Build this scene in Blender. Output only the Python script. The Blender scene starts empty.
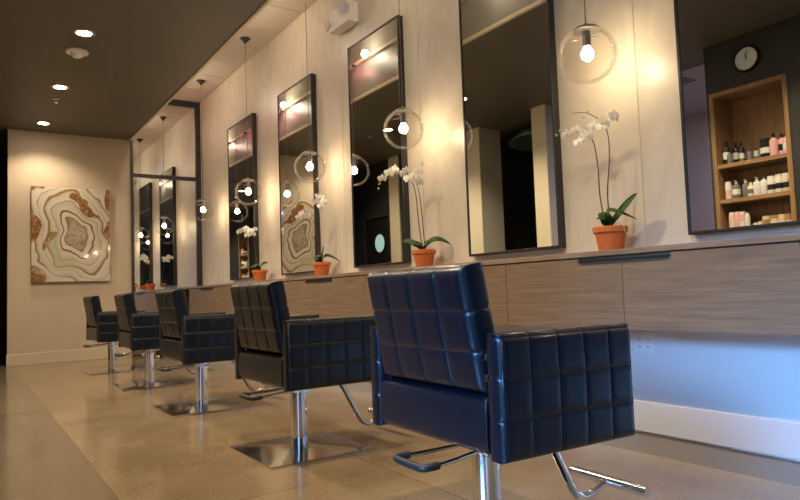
import bpy, bmesh, math, random
from mathutils import Vector, Matrix, noise
random.seed(7)
S = bpy.context.scene
COL = S.collection
PI = math.pi

# ------------------------------------------------------------------ camera
CAM = dict(yaw=0.5923, pitch=0.0634, roll=-0.0353, f=647.7539, h=0.80)
def make_camera():
    cd = bpy.data.cameras.new('camera'); c = bpy.data.objects.new('camera', cd); COL.objects.link(c)
    cd.sensor_fit = 'HORIZONTAL'; cd.sensor_width = 36.0; cd.lens = CAM['f'] / 800 * 36
    yw, pt, ro = CAM['yaw'], CAM['pitch'], CAM['roll']
    fw = Vector((math.sin(yw)*math.cos(pt), math.cos(yw)*math.cos(pt), math.sin(pt)))
    r0 = Vector((math.cos(yw), -math.sin(yw), 0)); u0 = r0.cross(fw)
    r = r0*math.cos(ro) + u0*math.sin(ro); u = -r0*math.sin(ro) + u0*math.cos(ro)
    m = Matrix((r, u, -fw)).transposed().to_4x4(); m.translation = Vector((0, 0, CAM['h']))
    c.matrix_world = m; cd.clip_start = 0.02; S.camera = c
make_camera()

# ------------------------------------------------------------------ dimensions
W = 3.017      # mirror wall plane
D = 9.96       # end wall plane
ZS = 3.146     # dropped ceiling
XS = 2.0       # edge of the dropped ceiling
ZT = 3.836     # tiled strip ceiling
XL = -0.26     # dark wall with niche
XE = 0.462     # free edge of end wall
P = 1.6734     # station pitch
YB = -2.5      # street front

# ------------------------------------------------------------------ materials
def new_mat(name):
    m = bpy.data.materials.new(name); m.use_nodes = True
    nt = m.node_tree; b = nt.nodes['Principled BSDF']; return m, nt, b
def mat(name, col, rough=0.5, metal=0.0, spec=0.5, coat=0.0, bump=0.0, bscale=200.0, var=0.0, vscale=4.0, sheen=0.0):
    m, nt, b = new_mat(name)
    b.inputs['Base Color'].default_value = (*col, 1); b.inputs['Roughness'].default_value = rough
    b.inputs['Metallic'].default_value = metal; b.inputs['Specular IOR Level'].default_value = spec
    b.inputs['Coat Weight'].default_value = coat; b.inputs['Coat Roughness'].default_value = 0.08
    L = nt.links
    tc = nt.nodes.new('ShaderNodeTexCoord')
    if bump:
        n = nt.nodes.new('ShaderNodeTexNoise'); n.inputs['Scale'].default_value = bscale; n.inputs['Detail'].default_value = 4
        L.new(tc.outputs['Object'], n.inputs['Vector'])
        bp = nt.nodes.new('ShaderNodeBump'); bp.inputs['Strength'].default_value = bump; bp.inputs['Distance'].default_value = 0.002
        L.new(n.outputs['Fac'], bp.inputs['Height']); L.new(bp.outputs['Normal'], b.inputs['Normal'])
    if var:
        n = nt.nodes.new('ShaderNodeTexNoise'); n.inputs['Scale'].default_value = vscale; n.inputs['Detail'].default_value = 5
        L.new(tc.outputs['Object'], n.inputs['Vector'])
        r = nt.nodes.new('ShaderNodeValToRGB')
        r.color_ramp.elements[0].position = .3; r.color_ramp.elements[1].position = .7
        r.color_ramp.elements[0].color = (*[c*(1-var) for c in col], 1); r.color_ramp.elements[1].color = (*[min(1, c*(1+var)) for c in col], 1)
        L.new(n.outputs['Fac'], r.inputs['Fac']); L.new(r.outputs['Color'], b.inputs['Base Color'])
    return m
def emis(name, col, s):
    m, nt, b = new_mat(name)
    b.inputs['Base Color'].default_value = (*col, 1)
    b.inputs['Emission Color'].default_value = (*col, 1); b.inputs['Emission Strength'].default_value = s
    return m
def N(nt, t, **k):
    n = nt.nodes.new(t)
    for a, v in k.items():
        if a in ('op', 'operation'): n.operation = v
        else: setattr(n, a, v)
    return n
def ramp(nt, stops, interp='LINEAR'):
    r = nt.nodes.new('ShaderNodeValToRGB'); cr = r.color_ramp; cr.interpolation = interp
    while len(cr.elements) < len(stops): cr.elements.new(0.5)
    for e, (p, c) in zip(cr.elements, stops): e.position = p; e.color = (*c, 1)
    return r

def plaster_mat():
    m, nt, b = new_mat('polished_plaster'); L = nt.links
    tc = N(nt, 'ShaderNodeTexCoord'); mp = N(nt, 'ShaderNodeMapping'); mp.inputs['Scale'].default_value = (1, 1.3, .6)
    L.new(tc.outputs['Object'], mp.inputs['Vector'])
    n1 = N(nt, 'ShaderNodeTexNoise'); n1.inputs['Scale'].default_value = 3.2; n1.inputs['Detail'].default_value = 6; n1.inputs['Distortion'].default_value = 1.6
    L.new(mp.outputs[0], n1.inputs['Vector'])
    r = ramp(nt, [(.25, (.59, .52, .41)), (.5, (.65, .58, .465)), (.75, (.70, .635, .515))])
    L.new(n1.outputs['Fac'], r.inputs['Fac'])
    L.new(r.outputs[0], b.inputs['Base Color']); b.inputs['Roughness'].default_value = .36
    bp = N(nt, 'ShaderNodeBump'); bp.inputs['Strength'].default_value = .10; bp.inputs['Distance'].default_value = .01
    L.new(n1.outputs['Fac'], bp.inputs['Height']); L.new(bp.outputs[0], b.inputs['Normal'])
    return m
def floor_mat():
    m, nt, b = new_mat('polished_concrete'); L = nt.links
    g = N(nt, 'ShaderNodeNewGeometry'); sp = N(nt, 'ShaderNodeSeparateXYZ'); L.new(g.outputs['Position'], sp.inputs[0])
    def math_(op, a, bb=None, c=None):
        n = N(nt, 'ShaderNodeMath', operation=op)
        for i, v in enumerate((a, bb, c)):
            if v is None: continue
            if isinstance(v, (int, float)): n.inputs[i].default_value = v
            else: L.new(v, n.inputs[i])
        return n.outputs[0]
    SX, SY = 1.07, 1.53
    xs = math_('DIVIDE', math_('SUBTRACT', sp.outputs['X'], .52), SX); ys = math_('DIVIDE', math_('SUBTRACT', sp.outputs['Y'], 4.07), SY)
    cx = math_('FLOOR', xs); cy = math_('FLOOR', ys)
    cmb = N(nt, 'ShaderNodeCombineXYZ'); L.new(cx, cmb.inputs[0]); L.new(cy, cmb.inputs[1])
    wn = N(nt, 'ShaderNodeTexWhiteNoise', noise_dimensions='3D'); L.new(cmb.outputs[0], wn.inputs['Vector'])
    fx = math_('FRACT', xs); fy = math_('FRACT', ys)
    dx = math_('MULTIPLY', math_('MINIMUM', fx, math_('SUBTRACT', 1, fx)), SX); dy = math_('MULTIPLY', math_('MINIMUM', fy, math_('SUBTRACT', 1, fy)), SY)
    d = math_('MINIMUM', dx, dy)
    line = math_('LESS_THAN', d, .0035)
    n1 = N(nt, 'ShaderNodeTexNoise'); n1.inputs['Scale'].default_value = 2.2; n1.inputs['Detail'].default_value = 8; n1.inputs['Roughness'].default_value = .62
    L.new(g.outputs['Position'], n1.inputs['Vector'])
    n2 = N(nt, 'ShaderNodeTexNoise'); n2.inputs['Scale'].default_value = 70; n2.inputs['Detail'].default_value = 4
    L.new(g.outputs['Position'], n2.inputs['Vector'])
    r = ramp(nt, [(.25, (.135, .094, .050)), (.5, (.215, .155, .086)), (.75, (.31, .23, .132))])
    v = math_('ADD', math_('MULTIPLY', n1.outputs['Fac'], .62), math_('MULTIPLY', n2.outputs['Fac'], .38))
    v = math_('ADD', v, math_('MULTIPLY', math_('SUBTRACT', wn.outputs['Value'], .5), .13))
    L.new(v, r.inputs['Fac'])
    # the darker slab of the aisle and the grey band along the wall
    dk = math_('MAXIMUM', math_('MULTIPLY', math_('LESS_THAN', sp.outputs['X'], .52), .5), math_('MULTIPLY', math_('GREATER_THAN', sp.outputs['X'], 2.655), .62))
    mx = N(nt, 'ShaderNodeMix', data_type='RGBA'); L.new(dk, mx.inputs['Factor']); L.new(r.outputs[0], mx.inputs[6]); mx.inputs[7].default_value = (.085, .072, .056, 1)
    mx2 = N(nt, 'ShaderNodeMix', data_type='RGBA'); L.new(math_('MULTIPLY', line, .55), mx2.inputs['Factor']); L.new(mx.outputs[2], mx2.inputs[6]); mx2.inputs[7].default_value = (.07, .05, .03, 1)
    L.new(mx2.outputs[2], b.inputs['Base Color'])
    rr = math_('ADD', math_('MULTIPLY', n1.outputs['Fac'], .20), .05)
    L.new(rr, b.inputs['Roughness']); b.inputs['Specular IOR Level'].default_value = .55
    bp = N(nt, 'ShaderNodeBump'); bp.inputs['Strength'].default_value = .12; bp.inputs['Distance'].default_value = .004
    L.new(n1.outputs['Fac'], bp.inputs['Height']); L.new(bp.outputs[0], b.inputs['Normal'])
    return m
def wood_mat(name, c0, c1, c2, axis='Y', rough=.42, stretch=14):
    m, nt, b = new_mat(name); L = nt.links
    tc = N(nt, 'ShaderNodeTexCoord'); mp = N(nt, 'ShaderNodeMapping')
    sc = {'X': (1, stretch, stretch), 'Y': (stretch, 1, stretch), 'Z': (stretch, stretch, 1)}[axis]
    mp.inputs['Scale'].default_value = sc
    L.new(tc.outputs['Object'], mp.inputs['Vector'])
    n1 = N(nt, 'ShaderNodeTexNoise'); n1.inputs['Scale'].default_value = 2.6; n1.inputs['Detail'].default_value = 8; n1.inputs['Distortion'].default_value = .5
    L.new(mp.outputs[0], n1.inputs['Vector'])
    r = ramp(nt, [(.28, c0), (.5, c1), (.74, c2)]); L.new(n1.outputs['Fac'], r.inputs['Fac'])
    L.new(r.outputs[0], b.inputs['Base Color']); b.inputs['Roughness'].default_value = rough
    n1.inputs['Distortion'].default_value = .25
    bp = N(nt, 'ShaderNodeBump'); bp.inputs['Strength'].default_value = .12; bp.inputs['Distance'].default_value = .002
    L.new(n1.outputs['Fac'], bp.inputs['Height']); L.new(bp.outputs[0], b.inputs['Normal'])
    return m
def globe_mat():
    m, nt, b = new_mat('clear_globe_glass'); L = nt.links
    nt.nodes.remove(b)
    out = nt.nodes['Material Output']
    t = N(nt, 'ShaderNodeBsdfTransparent'); t.inputs[0].default_value = (.97, .96, .94, 1)
    g = N(nt, 'ShaderNodeBsdfGlossy'); g.inputs['Roughness'].default_value = .03; g.inputs[0].default_value = (1, 1, 1, 1)
    lw = N(nt, 'ShaderNodeLayerWeight'); lw.inputs[0].default_value = .16
    r = N(nt, 'ShaderNodeMath', operation='MULTIPLY'); r.inputs[1].default_value = .42
    L.new(lw.outputs['Fresnel'], r.inputs[0])
    mx = N(nt, 'ShaderNodeMixShader'); L.new(r.outputs[0], mx.inputs[0]); L.new(t.outputs[0], mx.inputs[1]); L.new(g.outputs[0], mx.inputs[2])
    L.new(mx.outputs[0], out.inputs['Surface'])
    return m
def agate_mat():
    m, nt, b = new_mat('poured_resin_agate'); L = nt.links
    tc = N(nt, 'ShaderNodeTexCoord')
    def warp(scale, amp, det=2):
        nz = N(nt, 'ShaderNodeTexNoise'); nz.inputs['Scale'].default_value = scale; nz.inputs['Detail'].default_value = det
        L.new(tc.outputs['Object'], nz.inputs['Vector'])
        sub = N(nt, 'ShaderNodeVectorMath', operation='SUBTRACT'); L.new(nz.outputs['Color'], sub.inputs[0]); sub.inputs[1].default_value = (.5, .5, .5)
        scl = N(nt, 'ShaderNodeVectorMath', operation='SCALE'); L.new(sub.outputs[0], scl.inputs[0]); scl.inputs['Scale'].default_value = amp
        return nz, scl.outputs[0]
    nz, w1 = warp(1.9, .50, 2); _, w2 = warp(9, .035, 4)
    add = N(nt, 'ShaderNodeVectorMath', operation='ADD'); L.new(tc.outputs['Object'], add.inputs[0]); L.new(w1, add.inputs[1])
    add2 = N(nt, 'ShaderNodeVectorMath', operation='ADD'); L.new(add.outputs[0], add2.inputs[0]); L.new(w2, add2.inputs[1])
    def ell(cx, cz, sx, sz, deg, src=None):
        mp = N(nt, 'ShaderNodeMapping', vector_type='TEXTURE')
        mp.inputs['Location'].default_value = (cx, 0, cz); mp.inputs['Rotation'].default_value = (0, math.radians(deg), 0); mp.inputs['Scale'].default_value = (sx, 1, sz)
        L.new((src or add2).outputs[0], mp.inputs['Vector'])
        sp = N(nt, 'ShaderNodeSeparateXYZ'); L.new(mp.outputs[0], sp.inputs[0])
        cb = N(nt, 'ShaderNodeCombineXYZ'); L.new(sp.outputs[0], cb.inputs[0]); L.new(sp.outputs[2], cb.inputs[2])
        ln = N(nt, 'ShaderNodeVectorMath', operation='LENGTH'); L.new(cb.outputs[0], ln.inputs[0]); return ln.outputs['Value']
    d = ell(.06, .03, .60, 1.0, -27)
    white = (.60, .56, .49); cream = (.49, .42, .31); tan = (.34, .23, .12); br = (.17, .085, .03); pale = (.54, .49, .40)
    r = ramp(nt, [(0, (.40, .34, .25)), (.10, (.50, .44, .35)), (.17, (.36, .28, .19)), (.20, br), (.215, white), (.28, (.66, .56, .46)), (.295, br), (.315, br), (.33, white), (.43, cream), (.445, (.36, .23, .12)), (.46, white), (.56, cream),
                  (.57, (.24, .13, .05)), (.595, (.30, .17, .07)), (.612, tan), (.62, white), (.70, pale), (.71, tan), (.725, white), (.82, cream), (.835, (.28, .16, .07)), (.855, (.28, .16, .07)), (.87, white), (.97, pale)])
    L.new(d, r.inputs['Fac'])
    n3 = N(nt, 'ShaderNodeTexNoise'); n3.inputs['Scale'].default_value = 28; n3.inputs['Detail'].default_value = 6; L.new(tc.outputs['Object'], n3.inputs['Vector'])
    brown = ramp(nt, [(.38, (.15, .065, .02)), (.52, (.27, .135, .045)), (.66, (.45, .29, .13))]); L.new(n3.outputs['Fac'], brown.inputs['Fac'])
    cur = r.outputs[0]
    for (cx, cz, sx, sz, dg) in ((-.52, .66, .20, .10, -20), (-.50, -.60, .20, .26, 15), (-.50, .05, .07, .13, 0), (.10, .47, .13, .035, 10), (.21, .37, .15, .055, 35), (.52, .56, .07, .16, 20), (-.27, -.10, .06, .09, 40), (.50, .02, .045, .2, 0)):
        v = ell(cx, cz, sx, sz, dg); g = ramp(nt, [(.90, (1, 1, 1)), (.98, (0, 0, 0))]); 
        hf = N(nt, 'ShaderNodeMath', operation='MULTIPLY'); hf.inputs[1].default_value = .93; L.new(v, hf.inputs[0]); L.new(hf.outputs[0], g.inputs['Fac'])
        mx = N(nt, 'ShaderNodeMix', data_type='RGBA'); L.new(g.outputs[0], mx.inputs['Factor']); L.new(cur, mx.inputs[6]); L.new(brown.outputs[0], mx.inputs[7]); cur = mx.outputs[2]
    g = ramp(nt, [(.17, (.6, .6, .6)), (.22, (0, 0, 0))]); L.new(d, g.inputs['Fac'])
    sp3 = ramp(nt, [(.40, (.20, .12, .06)), (.50, (.36, .29, .21)), (.60, (.48, .41, .32))]); L.new(n3.outputs['Fac'], sp3.inputs['Fac'])
    mx = N(nt, 'ShaderNodeMix', data_type='RGBA'); L.new(g.outputs[0], mx.inputs['Factor']); L.new(cur, mx.inputs[6]); L.new(sp3.outputs[0], mx.inputs[7]); cur = mx.outputs[2]
    v = ell(-.10, -.28, .11, .34, -32); g = ramp(nt, [(.4, (.65, .65, .65)), (1.0, (0, 0, 0))]); L.new(v, g.inputs['Fac'])
    mx = N(nt, 'ShaderNodeMix', data_type='RGBA'); L.new(g.outputs[0], mx.inputs['Factor']); L.new(cur, mx.inputs[6]); mx.inputs[7].default_value = (.38, .41, .24, 1); cur = mx.outputs[2]
    v = ell(-.22, -.52, .25, .14, 25); g = ramp(nt, [(.5, (.55, .55, .55)), (1.0, (0, 0, 0))]); L.new(v, g.inputs['Fac'])
    mx = N(nt, 'ShaderNodeMix', data_type='RGBA'); L.new(g.outputs[0], mx.inputs['Factor']); L.new(cur, mx.inputs[6]); mx.inputs[7].default_value = (.55, .47, .46, 1); cur = mx.outputs[2]
    L.new(cur, b.inputs['Base Color'])
    b.inputs['Roughness'].default_value = .35; b.inputs['Coat Weight'].default_value = .8; b.inputs['Coat Roughness'].default_value = .05
    bp = N(nt, 'ShaderNodeBump'); bp.inputs['Strength'].default_value = .25; bp.inputs['Distance'].default_value = .01
    L.new(nz.outputs['Fac'], bp.inputs['Height']); L.new(bp.outputs[0], b.inputs['Coat Normal'])
    return m

M = {}
M['plaster'] = plaster_mat()
M['floor'] = floor_mat()
M['endwall'] = mat('beige_wall_paint', (.50, .415, .315), .6, var=.05, vscale=2)
M['white_wall'] = mat('white_wall_paint', (.82, .82, .82), .45, var=.04, vscale=2)
M['baseboard'] = mat('baseboard_paint', (.66, .68, .72), .35)
M['base_end'] = mat('baseboard_beige', (.55, .47, .36), .45)
M['dark_ceiling'] = mat('dark_taupe_ceiling_paint', (.112, .099, .073), .55, var=.06, vscale=1.5)
M['dark_wall'] = mat('charcoal_wall_paint', (.026, .028, .026), .5, var=.1, vscale=3)
M['soffit'] = mat('soffit_face_paint', (.20, .19, .165), .4, var=.05)
M['trim_light'] = mat('pale_trim', (.58, .48, .34), .5)
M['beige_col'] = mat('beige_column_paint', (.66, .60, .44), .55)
M['grey_col'] = mat('grey_column_sides', (.42, .40, .33), .55)
M['mauve'] = mat('mauve_room_paint', (.42, .385, .40), .6)
M['black_metal'] = mat('black_powdercoat', (.022, .021, .022), .38)
M['mirror'] = mat('mirror_silver', (.77, .78, .76), .0, 1.0)
M['wood'] = wood_mat('taupe_oak_laminate', (.165, .112, .070), (.212, .147, .093), (.262, .188, .124), stretch=22, rough=.5)
M['niche_wood'] = wood_mat('warm_oak', (.22, .125, .055), (.30, .175, .08), (.38, .23, .11), axis='Z')
M['shelf_wood'] = wood_mat('warm_oak_shelf', (.22, .125, .055), (.30, .175, .08), (.38, .23, .11), axis='Y')
M['counter'] = wood_mat('pale_oak_counter', (.19, .135, .092), (.25, .182, .128), (.31, .235, .17))
M['leather'] = mat('black_leatherette', (.003, .006, .011), .36, spec=.34, coat=.22, bump=.25, bscale=420)
M['piping'] = mat('black_piping', (.008, .010, .014), .3)
M['chrome'] = mat('chrome', (.80, .80, .80), .07, 1.0)
M['steel'] = mat('brushed_steel', (.62, .62, .61), .18, 1.0)
M['plate'] = mat('polished_steel_plate', (.66, .64, .60), .12, 1.0)
M['rubber'] = mat('black_rubber', (.012, .012, .012), .5)
M['globe'] = globe_mat()
M['bulb'] = emis('warm_bulb', (1.0, .77, .50), 68)
M['can'] = emis('can_light', (1.0, .80, .56), 26)
M['track'] = emis('track_bulb', (1.0, .84, .62), 95)
M['pink'] = emis('pink_bulb', (1.0, .30, .42), 5)
M['cord'] = mat('cloth_cord', (.22, .19, .16), .6)
M['nickel'] = mat('satin_nickel', (.42, .39, .36), .28, 1.0)
M['terracotta'] = mat('terracotta', (.60, .155, .035), .65, var=.12, vscale=30)
M['soil'] = mat('bark_soil', (.09, .055, .03), .9, bump=.8, bscale=90, var=.4, vscale=60)
M['leaf'] = mat('orchid_leaf', (.050, .135, .022), .38, var=.25, vscale=14)
M['stem'] = mat('orchid_stem', (.085, .060, .035), .5)
M['root'] = mat('orchid_root', (.50, .46, .34), .6)
M['petal'] = mat('orchid_petal', (.93, .92, .88), .5)
M['petal'].node_tree.nodes['Principled BSDF'].inputs['Subsurface Weight'].default_value = .35
M['petal'].node_tree.nodes['Principled BSDF'].inputs['Subsurface Radius'].default_value = (.02, .02, .02)
M['petal'].node_tree.nodes['Principled BSDF'].inputs['Subsurface Scale'].default_value = .3
M['lip'] = mat('orchid_lip', (.70, .60, .30), .5)
M['bud'] = mat('orchid_bud', (.46, .44, .16), .5)
M['white_plastic'] = mat('white_plastic', (.80, .77, .72), .35)
M['cool_white'] = mat('outlet_plastic', (.9, .9, .9), .35)
M['slot'] = mat('slot_dark', (.03, .03, .03), .5)
M['tile'] = mat('acoustic_tile', (.62, .55, .47), .75, bump=.5, bscale=300)
M['tbar'] = mat('tile_grid', (.30, .26, .22), .5)
M['lens'] = mat('lamp_lens', (.72, .72, .76), .1, .35)
M['agate'] = agate_mat()
M['canvas_edge'] = mat('canvas_edge', (.28, .20, .13), .5)
M['clock_face'] = mat('clock_face', (.70, .78, .76), .4)
M['black'] = mat('black_gloss', (.010, .010, .011), .3)
M['door_black'] = mat('black_door_paint', (.012, .012, .014), .45)
M['teal_glow_glass'] = emis('frosted_porthole_glow', (.33, .55, .52), .30)  # pane glows by itself, standing in for light behind the door
M['grey_vent'] = mat('vent_grey', (.10, .10, .13), .5)
M['frosted'] = mat('backroom_tile', (.40, .38, .46), .6)
M['green_dome'] = mat('green_ceiling_paint', (.12, .20, .17), .4)

# ------------------------------------------------------------------ mesh helpers
def bm_new(): return bmesh.new()
def box(bm, x0, x1, y0, y1, z0, z1):
    x0, x1 = sorted((x0, x1)); y0, y1 = sorted((y0, y1)); z0, z1 = sorted((z0, z1))
    v = [bm.verts.new(p) for p in ((x0,y0,z0),(x1,y0,z0),(x1,y1,z0),(x0,y1,z0),(x0,y0,z1),(x1,y0,z1),(x1,y1,z1),(x0,y1,z1))]
    for f in ((0,3,2,1),(4,5,6,7),(0,1,5,4),(1,2,6,5),(2,3,7,6),(3,0,4,7)): bm.faces.new([v[i] for i in f])
    return bm
def lathe(bm, prof, seg=32, c=(0,0,0), cap0=False, cap1=False, axis='Z'):
    rings = []
    for r, z in prof:
        ring = []
        for k in range(seg):
            a = 2*PI*k/seg; p = (r*math.cos(a), r*math.sin(a), z)
            if axis == 'X': p = (p[2], p[0], p[1])
            if axis == 'Y': p = (p[0], p[2], p[1])
            ring.append(bm.verts.new((c[0]+p[0], c[1]+p[1], c[2]+p[2])))
        rings.append(ring)
    for a, b in zip(rings, rings[1:]):
        for k in range(seg): bm.faces.new((a[k], a[(k+1) % seg], b[(k+1) % seg], b[k]))
    if cap0: bm.faces.new(rings[0][::-1])
    if cap1: bm.faces.new(rings[-1])
    return bm
def tube(bm, pts, r, seg=12, radii=None):
    pts = [Vector(p) for p in pts]; n = len(pts); rings = []
    ref = Vector((0, 0, 1))
    t0 = (pts[1]-pts[0]).normalized()
    if abs(t0.dot(ref)) > .95: ref = Vector((0, 1, 0))
    nrm = (ref - t0*ref.dot(t0)).normalized()
    for i, p in enumerate(pts):
        t = (pts[min(i+1, n-1)] - pts[max(i-1, 0)]).normalized()
        nrm = (nrm - t*nrm.dot(t)).normalized(); bn = t.cross(nrm)
        rr = radii[i] if radii else r
        rings.append([bm.verts.new(p + (nrm*math.cos(2*PI*k/seg) + bn*math.sin(2*PI*k/seg))*rr) for k in range(seg)])
    for a, b in zip(rings, rings[1:]):
        for k in range(seg): bm.faces.new((a[k], a[(k+1) % seg], b[(k+1) % seg], b[k]))
    bm.faces.new(rings[0][::-1]); bm.faces.new(rings[-1])
    return bm
def smooth_path(pts, n=8):
    pts = [Vector(p) for p in pts]; out = []
    ext = [2*pts[0]-pts[1]] + pts + [2*pts[-1]-pts[-2]]
    for i in range(1, len(ext)-2):
        p0, p1, p2, p3 = ext[i-1:i+3]
        for k in range(n):
            t = k/n
            out.append(.5*((2*p1) + (-p0+p2)*t + (2*p0-5*p1+4*p2-p3)*t*t + (-p0+3*p1-3*p2+p3)*t**3))
    out.append(pts[-1]); return out
def ball(bm, c, r, sx=1, sy=1, sz=1, seg=16):
    m = Matrix.Translation(c) @ Matrix.Diagonal((sx, sy, sz, 1))
    bmesh.ops.create_uvsphere(bm, u_segments=seg, v_segments=max(6, seg//2), radius=r, matrix=m); return bm
def obj(name, bm, m, parent=None, smooth=False, bevel=0.0, bseg=2, loc=None, rot=None):
    bmesh.ops.recalc_face_normals(bm, faces=bm.faces)
    me = bpy.data.meshes.new(name); bm.to_mesh(me); bm.free()
    me.materials.append(M[m] if isinstance(m, str) else m)
    if smooth:
        for p in me.polygons: p.use_smooth = True
        if smooth == 'auto': me.set_sharp_from_angle(angle=math.radians(38))
    o = bpy.data.objects.new(name, me); COL.objects.link(o)
    if parent: o.parent = parent
    if loc: o.location = loc
    if rot: o.rotation_euler = rot
    if bevel:
        md = o.modifiers.new('bevel', 'BEVEL'); md.width = bevel; md.segments = bseg; md.limit_method = 'ANGLE'
    return o
def tag(o, label, cat, group=None):
    o['label'] = label; o['category'] = cat
    if group: o['group'] = group
    return o
def thing(name, label, cat, loc=(0,0,0), rz=0, group=None):
    o = bpy.data.objects.new(name, None); COL.objects.link(o); o.empty_display_size = .1
    o.location = loc; o.rotation_euler = (0, 0, rz); return tag(o, label, cat, group)
def struct(name, bm, m, **k):
    o = obj(name, bm, m, **k); o['kind'] = 'structure'; return o
def dup(root, loc, label, rz=None, group=None):
    r = root.copy(); COL.objects.link(r); r.location = loc; r['label'] = label
    if rz is not None: r.rotation_euler = (0, 0, rz)
    if group: r['group'] = group
    for ch in list(root.children):
        c = ch.copy(); COL.objects.link(c); c.parent = r
        for g in list(ch.children):
            d = g.copy(); COL.objects.link(d); d.parent = c
    return r
def B(*a): return box(bm_new(), *a)

# ------------------------------------------------------------------ setting
TH = .15
struct('floor', B(-3.2, 3.4, YB-.3, 12.3, -.1, 0), 'floor')
# mirror wall: plaster panels above the counter with fine joints; painted wall below
b = bm_new(); box(b, W+.004, W+TH, YB, D+.02, .93, ZT+.1)
edges = [YB, -1.25, .42, 2.127, 4.12, 5.4, 7.09, 8.87, D]
for a, c in zip(edges, edges[1:]): box(b, W, W+.02, a+.0025, c-.0025, .93, ZT+.05)
struct('wall_right', b, 'plaster')
struct('wall_right', B(W, W+TH, YB, D+.02, 0, .93), 'white_wall')
struct('baseboard_right', B(W-.012, W+.01, YB, D, .008, .167), 'baseboard', bevel=.003)
# end wall with its free edge, the mirror recess behind the counter end
struct('wall_end', B(XE, W+TH, D, D+.14, 0, ZT+.05), 'endwall')
struct('baseboard_end', B(XE-.012, 2.0, D-.014, D, 0, .15), 'base_end', bevel=.003)
# ceilings
struct('ceiling', B(-3.2, XS-.02, YB, 12.3, ZS, ZS+.1), 'dark_ceiling')
struct('trim_1', B(XS-.024, XS+.006, YB, D, ZS-.012, ZS+.02), 'trim_light')
struct('wall_soffit', B(XS-.02, XS, YB, D, ZS+.018, ZT+.1), 'soffit')
b = bm_new()
y = 6.19 - .61*15
while y < D+.6:
    box(b, XS+.004, 2.55, max(YB, y+.006), min(y+.604, D), ZT, ZT+.03)
    box(b, 2.56, W, max(YB, y+.006), min(y+.604, D), ZT, ZT+.03)
    y += .61
struct('ceiling', b, 'tile', bevel=.003, bseg=1)
struct('ceiling', B(XS, W+TH, YB, D+.1, ZT+.012, ZT+.1), 'tbar')
# far passage beside the end wall
struct('wall_passage', B(-.4, 1.2, 12.0, 12.15, 0, ZS), 'dark_wall')
struct('wall_passage', B(.95, 1.1, D+.14, 12.0, 0, ZS), 'dark_wall')
dp = bm_new(); box(dp, .10, .90, 11.955, 12.0, 0, 2.1)
o = struct('door_2', dp, 'door_black', bevel=.004)
# dark left wall: clock and niche section, openings, columns, door section
NY0, NY1, NZ0, NZ1 = 2.81, 3.55, .50, 2.655
b = bm_new()
box(b, XL-.42, XL, 1.7, NY0, 0, ZS); box(b, XL-.42, XL, NY1, 3.58, 0, ZS)  # near end lengthened, unseen, to keep side daylight off the farther chairs
box(b, XL-.42, XL, NY0, NY1, 0, NZ0); box(b, XL-.42, XL, NY0, NY1, NZ1, ZS); box(b, XL-.42, XL-.34, NY0, NY1, NZ0, NZ1)
struct('wall_left', b, 'dark_wall')
b = bm_new(); box(b, -3.2, -3.1, YB, -1.3, 0, ZS); box(b, -3.2, -3.1, 1.5, 12.3, 0, ZS); box(b, -3.2, -3.1, -1.3, 1.5, 0, .12); box(b, -3.2, -3.1, -1.3, 1.5, 2.75, ZS)
struct('wall_left', b, 'dark_wall')
struct('wall_left', B(-3.1, XL-.42, 1.7, 1.8, 0, ZS), 'dark_wall')  # unseen return wall, moved to meet the lengthened light-blocking end
struct('wall_left', B(-3.1, -.70, 5.82, 5.92, 0, ZS), 'mauve')
struct('wall_left', B(-2.7, -2.6, 1.8, 5.82, 0, ZS), 'mauve')
struct('wall_left', B(-3.1, XL-.02, 7.40, 7.50, 0, ZS), 'dark_wall')
struct('wall_left', B(XL-.15, XL-.02, 7.50, 9.17, 0, ZS), 'dark_wall')
b = bm_new(); box(b, XL-.15, XL-.02, 9.49, 9.57, 0, ZS); box(b, XL-.15, XL-.02, 10.41, 12.1, 0, ZS); box(b, XL-.15, XL-.02, 9.57, 10.41, 2.145, ZS)
struct('wall_left', b, 'dark_wall')
# columns
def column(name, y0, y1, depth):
    o = struct(name, B(XL-.002-depth, XL-.012, y0+.004, y1, 0, ZS-.002), 'grey_col')  # side faces get a darker, greyer tone than the front
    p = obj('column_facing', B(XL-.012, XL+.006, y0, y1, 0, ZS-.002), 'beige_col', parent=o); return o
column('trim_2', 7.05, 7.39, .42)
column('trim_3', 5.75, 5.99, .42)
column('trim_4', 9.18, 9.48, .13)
# door with the porthole
o = struct('door_1', B(XL-.10, XL-.05, 9.575, 10.405, 0, 2.14), 'door_black')
bm = bm_new(); lathe(bm, [(.165, 0), (.165, .014), (.19, .014), (.19, 0)], 32, axis='X'); obj('porthole_frame', bm, 'black_metal', o, loc=(XL-.05, 9.92, 1.68))
bm = bm_new(); lathe(bm, [(.001, .006), (.164, .006)], 32, axis='X', cap1=False); obj('porthole_glass', bm, 'teal_glow_glass', o, loc=(XL-.05, 9.92, 1.68))
# dark room ceiling bowl seen through the opening
bm = bm_new(); lathe(bm, [(.02, -.02), (.35, -.03), (.60, -.09), (.72, -.20), (.70, -.20), (.58, -.07), (.02, -.005)], 40)
tag(obj('ceiling_dome', bm, 'green_dome', loc=(-1.35, 6.55, ZS-.002), smooth=True), 'shallow green ceiling bowl in the dark room behind the columns', 'ceiling lamp')
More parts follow.
